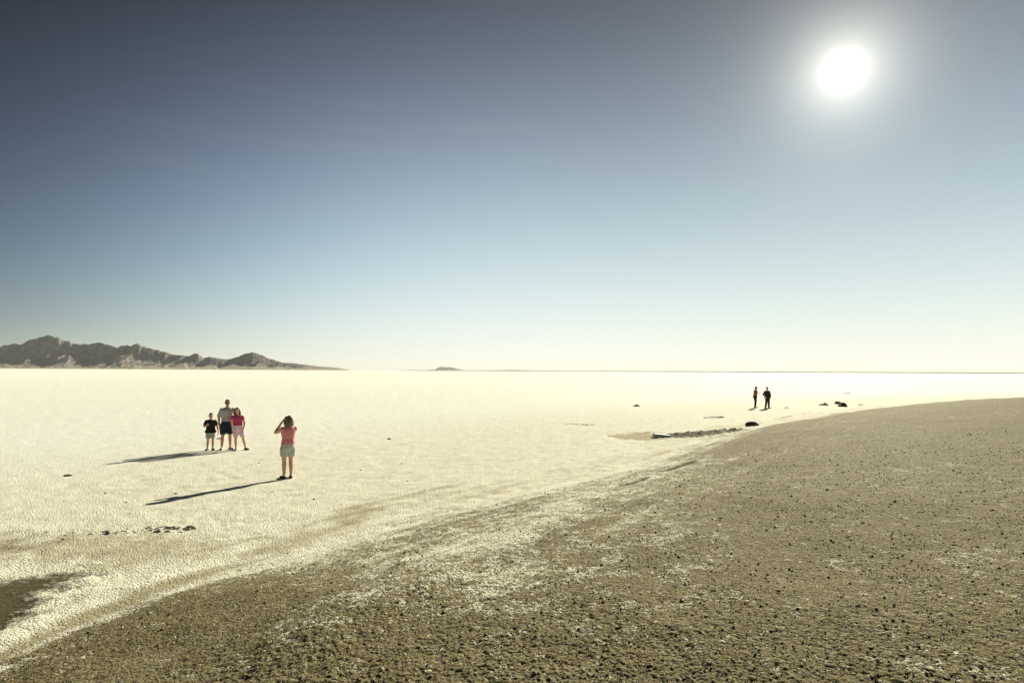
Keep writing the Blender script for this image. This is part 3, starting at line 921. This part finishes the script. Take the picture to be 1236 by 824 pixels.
woman, whd, wV = build_person((-5.95, 16.02), 215, 1.63, 'woman seen from behind in pink sleeveless top and grey shorts, raising a camera', dict(
    hair='long', hair_len=.0, head=1.08, hair_mat='hair_light', fat=1.04, nod=4,
    top=dict(mat='pink_cloth', hem=.555, sleeve=0, ease=1.10, minw=.084, flare=1.10), bottom=dict(mat='sage_cloth', leg=.68, waist=.585, flare=1.30),
    shoe_mat='dark_leather', shoe_top=False, shoe=1.05,
    J=dict(elL=(.182, -.085, .738), wrL=(.070, -.150, .895), hdL=(-.62, -.15, .62), pnL=(-.6, -.1, -.75),
           elR=(-.125, -.135, .735), wrR=(-.065, -.150, .880), hdR=(.45, -.25, .80), pnR=(.75, -.1, -.5),
           kneeL=(.052, -.012, .285), ankL=(.055, .012, .048), kneeR=(-.054, -.012, .285), ankR=(-.056, .012, .048), toeL=(.085, -.10, 0), toeR=(-.075, -.10, 0)),
    curlL=40, curlR=40))
build_person((19.70, 48.50), 72, 1.73, 'distant person in rust red top and dark trousers, hands held out in front', dict(
    group='pair standing far out on the salt', hair_mat='hair_dark', fat=1.10, lean=(0, -.030), nod=20,
    top=dict(mat='rust_cloth', hem=.555, sleeve=1.15, ease=1.22, minw=.095), bottom=dict(mat='dark_cloth', leg=1.93, waist=.585, cuff=.95),
    shoe_mat='black_shoe', shoe=1.1,
    J=dict(elL=(.135, -.005, .645), wrL=(.060, -.125, .685), hdL=(-.25, -1, .15), pnL=(0, .3, -1), elR=(-.135, -.005, .645), wrR=(-.070, -.130, .690), hdR=(.25, -1, .15), pnR=(0, .3, -1),
           kneeL=(.05, -.02, .285), ankL=(.045, .0, .048), kneeR=(-.045, -.012, .285), ankR=(-.045, .02, .048))))
build_person((20.50, 48.05), 18, 1.68, 'distant person in dark jacket and straw hat standing with elbows out', dict(
    group='pair standing far out on the salt', hair_mat='hair_light', hat='straw', fat=1.10, yaw=-15,
    top=dict(mat='dark_cloth', hem=.50, sleeve=1.6, ease=1.28, minw=.10, flare=1.12), bottom=dict(mat='dark_cloth', leg=1.95, waist=.58, cuff=1.05),
    shoe_mat='black_shoe', shoe=1.1,
    J=dict(elR=(-.190, .05, .655), wrR=(-.140, -.030, .545), hdR=(.2, -.1, -.95), pnR=(.9, .2, .2), elL=(.185, .03, .645), wrL=(.135, -.06, .520), hdL=(-.3, -.1, -.9), pnL=(-.9, .2, .2),
           kneeR=(-.080, -.012, .285), ankR=(-.110, .012, .048), toeR=(-.13, -.1, 0), kneeL=(.062, -.012, .285), ankL=(.078, .012, .048), toeL=(.11, -.1, 0))))

# the woman's camera, held up to her eye: its own thing
def held_camera():
    root = bpy.data.objects.new('camera', None); COL.objects.link(root)
    root.matrix_world = woman.matrix_basis @ Matrix.Translation(Vector((.002, -.180, .925)) * 1.63)
    tag(root, 'small black camera held up to the face of the woman in pink', 'camera')
    bm = bmesh.new(); bmesh.ops.create_cube(bm, size=1.0); bmesh.ops.scale(bm, vec=(.125, .045, .080), verts=bm.verts)
    bmesh.ops.bevel(bm, geom=bm.edges[:], offset=.008, segments=2, affect='EDGES')
    g = bmesh.ops.create_cube(bm, size=1.0)['verts']; bmesh.ops.scale(bm, vec=(.045, .04, .022), verts=g); bmesh.ops.translate(bm, vec=(0, 0, .050), verts=g)
    me = bpy.data.meshes.new('camera_body'); bm.to_mesh(me); bm.free(); link('camera_body', me, MAT['black_gloss'], root)
    bm = bmesh.new()
    trunk(bm, [(0.0, 0, 0, .030, .030), (.03, 0, 0, .030, .030), (.032, 0, 0, .027, .027), (.060, 0, 0, .027, .027)], 20)
    bmesh.ops.rotate(bm, cent=(0, 0, 0), matrix=Matrix.Rotation(R(90), 3, 'X'), verts=bm.verts); bmesh.ops.translate(bm, vec=(0, -.022, 0), verts=bm.verts)
    me = bpy.data.meshes.new('lens'); bm.to_mesh(me); bm.free(); ln = link('lens', me, MAT['black_gloss'], root)
    bm = bmesh.new(); blob(bm, (0, -.083, 0), (.024, .006, .024)); me = bpy.data.meshes.new('glass'); bm.to_mesh(me); bm.free(); link('glass', me, MAT['glass_dark'], ln)


held_camera()
# the girl's pale necklace-like collar
bm = bmesh.new()
pts = []
for i in range(15):
    a = R(200 + 140 * i / 14)
    pts.append(gV((-.028 * .95 + .052 * math.cos(a), .004 + .060 * math.sin(a), .822 - .016 * abs(math.sin(a)))))
limb(bm, pts, [.009] * len(pts), 8)
me = bpy.data.meshes.new('collar'); bm.to_mesh(me); bm.free(); link('collar', me, MAT['white_cloth'], girl)


# ------------------------------------------------------------------ rocks and small debris on the flat
def ground_z(x, y):
    return float(terrain(np.array([x]), np.array([y]), np.array([0.4]))[0][0])


def rock_mesh(name, dims, seed, sub=3, rough=0.35, peak=0.0):
    """an angular stone: cut planes and noise on a sphere, flat underneath"""
    rr = np.random.default_rng(seed)
    tv, tf = ico_template(sub)
    v = tv.copy()
    for _ in range(9):
        n = rr.normal(size=3); n[2] = abs(n[2]) * 0.8; n /= np.linalg.norm(n)
        d = rr.uniform(0.55, 0.85)
        ex = np.clip(v @ n - d, 0, None)
        v -= ex[:, None] * n * 0.92
    nz = fbm(v[:, 0] * 2.3 + seed, v[:, 1] * 2.3 + v[:, 2] * 1.9, 3, seed)
    v *= (1 + rough * 0.5 * nz)[:, None]
    if peak:
        v[:, 2] += np.exp(-((v[:, 0] - peak) / 0.35) ** 2) * np.clip(v[:, 2] + 0.3, 0, 1) * 0.7
    v[:, 2] = np.where(v[:, 2] < -0.35, -0.35 + 0.1 * (v[:, 2] + 0.35), v[:, 2])
    lo, hi = v.min(0), v.max(0)
    v = (v - (lo + hi) / 2) / (hi - lo)
    v[:, 2] += 0.5 - 0.08
    return mesh_np(name, v * np.array(dims), tf, smooth=False)


def stone_mat(name, a, b):
    k = NT(name)
    o = k.obj()
    n = k.noise(o, 6, 5, 0.65); n2 = k.noise(o, 28, 3, 0.6)
    k.set(k.b.inputs['Base Color'], k.mix(k.ramp(k.math('ADD', k.math('MULTIPLY', n, 0.6), k.math('MULTIPLY', n2, 0.4)), 0.38, 0.62), a, b))
    k.set(k.b.inputs['Normal'], k.bump(n2, 0.6, 0.02))
    k.b.inputs['Roughness'].default_value = 0.85
    return k.m


M_ROCK = stone_mat('dark_stone', (0.060, 0.048, 0.036), (0.13, 0.105, 0.08))
M_PALE = stone_mat('dried_mud', (0.22, 0.185, 0.115), (0.36, 0.31, 0.20))
M_CRUST = stone_mat('stained_crust', (0.10, 0.085, 0.055), (0.24, 0.205, 0.13))


def rock(name, label, cat, x, y, dims, seed, rot=0, mat=None, group=None, peak=0.0, sub=3, me=None):
    o = link(name, me or rock_mesh(name, dims, seed, sub, peak=peak), mat or M_ROCK)
    o.location = (x, y, ground_z(x, y)); o.rotation_euler = (0, 0, R(rot))
    return tag(o, label, cat, group)


RG = 'rocks out on the salt at right'
rock('rock', 'largest dark rock with pointed top, front one of the close pair of rocks', 'rock', 28.18, 50.94, (0.88, 0.60, 0.40), 3, 20, group=RG, peak=0.05)
rock('rock', 'small flat topped grey rock just behind the largest pointed rock', 'rock', 30.05, 55.3, (0.62, 0.45, 0.27), 8, 0, group=RG, mat=stone_mat('grey_stone', (0.12, 0.105, 0.085), (0.24, 0.21, 0.17)))
rock('rock', 'low dark rock lying alone between the distant people and the close pair of rocks', 'rock', 27.41, 52.72, (0.82, 0.50, 0.26), 14, -12, group=RG, peak=0.35)
rock('rock', 'long dark flat rock lying at the edge of the gravel below the distant people', 'rock', 12.86, 32.11, (0.78, 0.36, 0.26), 22, 8, group=RG)
rock('clod', 'long pale clod of dried mud lying above the damp patch', 'clod', 12.75, 37.9, (1.45, 0.70, 0.11), 31, 14, stone_mat('pale_mud', (0.40, 0.35, 0.24), (0.60, 0.54, 0.40)), peak=0.6)
rock('clod', 'single small dark clod far out above the damp patch', 'clod', 10.39, 50.01, (0.62, 0.35, 0.17), 35, 0)
rock('clod', 'small dark clod on the salt at far left, left of the shadows', 'clod', -11.91, 16.21, (0.20, 0.12, 0.055), 37, 30)
rock('clod', 'thin pale clod on the far salt, rightmost beyond the rocks', 'clod', 45.9, 82.1, (1.0, 0.6, 0.14), 41, 0, M_PALE)
rock('clod', 'flat pale clod between the distant people and the lone low rock', 'clod', 22.2, 48.5, (0.42, 0.3, 0.07), 43, 0, M_PALE)
rock('clod', 'flat pale clod at right of the pointed rock', 'clod', 31.2, 53.6, (0.5, 0.35, 0.10), 45, 0, M_PALE)
rock('clod', 'thin brown clod on the salt behind the boy at left of his shirt', 'clod', -13.55, 28.9, (0.46, 0.2, 0.05), 47, 5, M_CRUST)
rock('clod', 'thin brown clod just right of the boy behind his knees', 'clod', -12.1, 24.9, (0.22, 0.14, 0.045), 49, 5, M_CRUST)
rock('clod', 'tiny brown clod alone in the middle of the salt, right of the woman', 'clod', -5.1, 25.1, (0.16, 0.10, 0.06), 51, 40, M_CRUST)
crumbs = [rock_mesh('clod', (0.06, 0.042, 0.022), 60 + q, 2) for q in range(4)]
CR = random.Random(5)
for q in range(15):
    px_, py_ = CR.uniform(-9.5, -1.2), CR.uniform(12.6, 19)
    o = rock('clod', 'small dark crumb of mud lying on the salt around the woman', 'clod', px_, py_, None, 0, CR.uniform(0, 360), M_CRUST, 'mud crumbs on the salt', me=crumbs[q % 4])
    sc = CR.uniform(0.6, 1.3); o.scale = (sc, sc, sc)

# broken crust in a line at lower left
def flake_mesh(seed):
    r_ = random.Random(seed); n = 9
    bm = bmesh.new()
    top = []; bot = []
    for q in range(n):
        a = 2 * math.pi * q / n; rad = r_.uniform(0.6, 1.0)
        top.append(bm.verts.new((rad * math.cos(a) * 0.105, rad * math.sin(a) * 0.06, 0.012 + r_.uniform(-.004, .008))))
        bot.append(bm.verts.new((rad * math.cos(a) * 0.092, rad * math.sin(a) * 0.052, -0.012)))
    bm.faces.new(top); bm.faces.new(bot[::-1])
    for q in range(n):
        bm.faces.new((bot[q], bot[(q + 1) % n], top[(q + 1) % n], top[q]))
    me = bpy.data.meshes.new('crust_flake'); bm.to_mesh(me); bm.free()
    me.materials.append(M_CRUST)
    return me


flakes = [flake_mesh(q) for q in range(6)]
LINE = [(-8.7, 10.85), (-7.7, 10.5), (-6.95, 10.62), (-6.35, 10.85), (-5.8, 10.95)]
for q in range(80):
    t = (1 - 0.75 * CR.random() ** 1.5) * (len(LINE) - 1.001); a = int(t); f = t - a
    fx = LINE[a][0] * (1 - f) + LINE[a + 1][0] * f + CR.gauss(0, .06); fy = LINE[a][1] * (1 - f) + LINE[a + 1][1] * f + CR.gauss(0, .10)
    o = link('crust_flake', flakes[q % 6]); sc = CR.uniform(0.15, 0.7) * CR.uniform(0.6, 1.0)
    o.location = (fx, fy, ground_z(fx, fy) + 0.012 * sc); o.scale = (sc * 1.15, sc, sc)
    o.rotation_euler = (CR.uniform(-.1, .6), CR.uniform(-.3, .3), CR.uniform(-.6, .6))
    tag(o, 'dark lifted flake of broken crust in the streak on the salt at lower left', 'crust flake', 'flakes of broken crust')
# rim lumps of the muddy hollow beyond the salt and of the crack left of it
lumps = [rock_mesh('mud_lump', (0.30, 0.24, 0.075), 70 + q, 2) for q in range(5)]
for q in range(40):
    t = CR.random() * (len(HUMP) - 1.001); a = int(t); f = t - a
    fx = HUMP[a][0] * (1 - f) + HUMP[a + 1][0] * f + CR.gauss(0, .12); fy = HUMP[a][1] * (1 - f) + HUMP[a + 1][1] * f + CR.gauss(0, .28)
    o = rock('mud_lump', 'dark lump of mud on the low broken rim right of the damp patch', 'mud lump', fx, fy, None, 0, CR.uniform(0, 360), M_ROCK if q % 2 == 0 else M_CRUST, 'lumps of mud on the broken rim', me=lumps[q % 5].copy())
    sc = CR.uniform(0.2, 0.66); o.scale = (sc * 1.5, sc, sc * 0.8)
for q in range(14):
    fx = 3.0 + q * 0.125 + CR.gauss(0, .05); fy = 32.55 - 0.4 * math.exp(-((q - 9) / 4) ** 2) + CR.gauss(0, .08)
    o = rock('mud_lump', 'dark crumb in the thin cracked line left of the damp patch', 'mud lump', fx, fy, None, 0, CR.uniform(0, 360), M_CRUST, 'crumbs along the crack', me=lumps[q % 5].copy())
    sc = CR.uniform(0.2, 0.5) * (1.5 if 6 < q < 11 else 1); o.scale = (sc * 1.3, sc, sc * 0.6)
# the pale wedge of board between damp patch and rim
bm = bmesh.new()
prof_ = [(-0.44, 0.17), (-0.40, 0.19), (0.10, 0.10), (0.48, 0.02)]
A_ = [bm.verts.new((x, -0.16, z)) for x, z in prof_]; B_ = [bm.verts.new((x + 0.03, 0.20, z + 0.012)) for x, z in prof_]
A0 = [bm.verts.new((x, -0.17, -0.03)) for x, z in prof_]; B0 = [bm.verts.new((x + 0.03, 0.21, -0.03)) for x, z in prof_]
for q in range(3):
    bm.faces.new((A_[q], A_[q + 1], B_[q + 1], B_[q])); bm.faces.new((A0[q], A0[q + 1], A_[q + 1], A_[q])); bm.faces.new((B_[q], B_[q + 1], B0[q + 1], B0[q]))
    bm.faces.new((B0[q], B0[q + 1], A0[q + 1], A0[q]))
bm.faces.new((A_[0], B_[0], B0[0], A0[0])); bm.faces.new((A0[3], B0[3], B_[3], A_[3]))
bmesh.ops.recalc_face_normals(bm, faces=bm.faces)
bmesh.ops.bevel(bm, geom=bm.edges[:], offset=.012, segments=2, affect='EDGES')
me = bpy.data.meshes.new('wedge_slab'); bm.to_mesh(me); bm.free()
slab = link('wedge_slab', me, simple_mat('pale_slab', (0.62, 0.66, 0.70), 0.6, 0.12, 12))
slab.location = (6.74, 26.8, ground_z(6.74, 26.8)); slab.rotation_euler = (0, 0, R(14)); slab.scale = (1.0, 1.0, 0.62)
tag(slab, 'pale blue grey wedge shaped slab at the end of the damp patch', 'slab')

# ------------------------------------------------------------------ loose stones of the gravel bank
def gravel():
    n = 150000
    az = rng.uniform(R(-47), R(47), n)
    r = 2.0 * (26 / 2.0) ** rng.random(n)
    x = r * np.sin(az); y = r * np.cos(az)
    h, A = terrain(x, y, 0.012 * r)
    clump = fbm(x * 0.9, y * 0.9, 3, 81)
    p = (1 - sstep(13, 25, r)) * np.clip((A['dirt'] ** 1.3) * (0.72 + 1.1 * clump), 0.002, 1) * (1 - 0.8 * A['tan']) * (1 - 0.85 * A['mud'])
    keep = rng.random(n) < p
    x, y, r, h = x[keep], y[keep], r[keep], h[keep]
    n = len(x)
    size = np.clip(rng.lognormal(math.log(0.0034), 0.55, n), 0.0018, 0.0150) * (0.75 + 0.055 * r)
    tv, tf = ico_template(1)
    k = len(tv)
    jit = rng.uniform(0.72, 1.25, (n, k, 1))
    ax = np.stack([rng.uniform(0.8, 1.5, n), rng.uniform(0.7, 1.1, n), rng.uniform(0.5, 0.95, n)], -1)[:, None, :]
    v = tv[None] * jit * ax * size[:, None, None]
    a = rng.uniform(0, 2 * np.pi, n)
    c, s_ = np.cos(a)[:, None], np.sin(a)[:, None]
    vx = v[..., 0] * c - v[..., 1] * s_ + x[:, None]
    vy = v[..., 0] * s_ + v[..., 1] * c + y[:, None]
    vz = v[..., 2] + h[:, None] + size[:, None] * 0.25
    V = np.stack([vx, vy, vz], -1).reshape(-1, 3)
    F = (tf[None] + (np.arange(n) * k)[:, None, None]).reshape(-1, 3)
    me = mesh_np('gravel', V, F, smooth=False)
    tone = me.attributes.new('tone', 'FLOAT', 'POINT')
    t = rng.random(n)
    tone.data.foreach_set('value', np.repeat(t, k).astype(np.float32))
    m = NT('gravel_stone')
    t = m.attr('tone')
    col = m.mix(m.ramp(t, 0.0, 0.8), (0.11, 0.088, 0.045), (0.26, 0.215, 0.115))
    col = m.mix(m.ramp(t, 0.86, 0.90), col, (0.55, 0.50, 0.36))
    m.set(m.b.inputs['Base Color'], col)
    m.b.inputs['Roughness'].default_value = 0.8
    m.b.inputs['Specular IOR Level'].default_value = 0.3
    return tag(link('gravel', me, m.m), 'small loose brown stones scattered over the gravel bank', kind='stuff')


gravel()
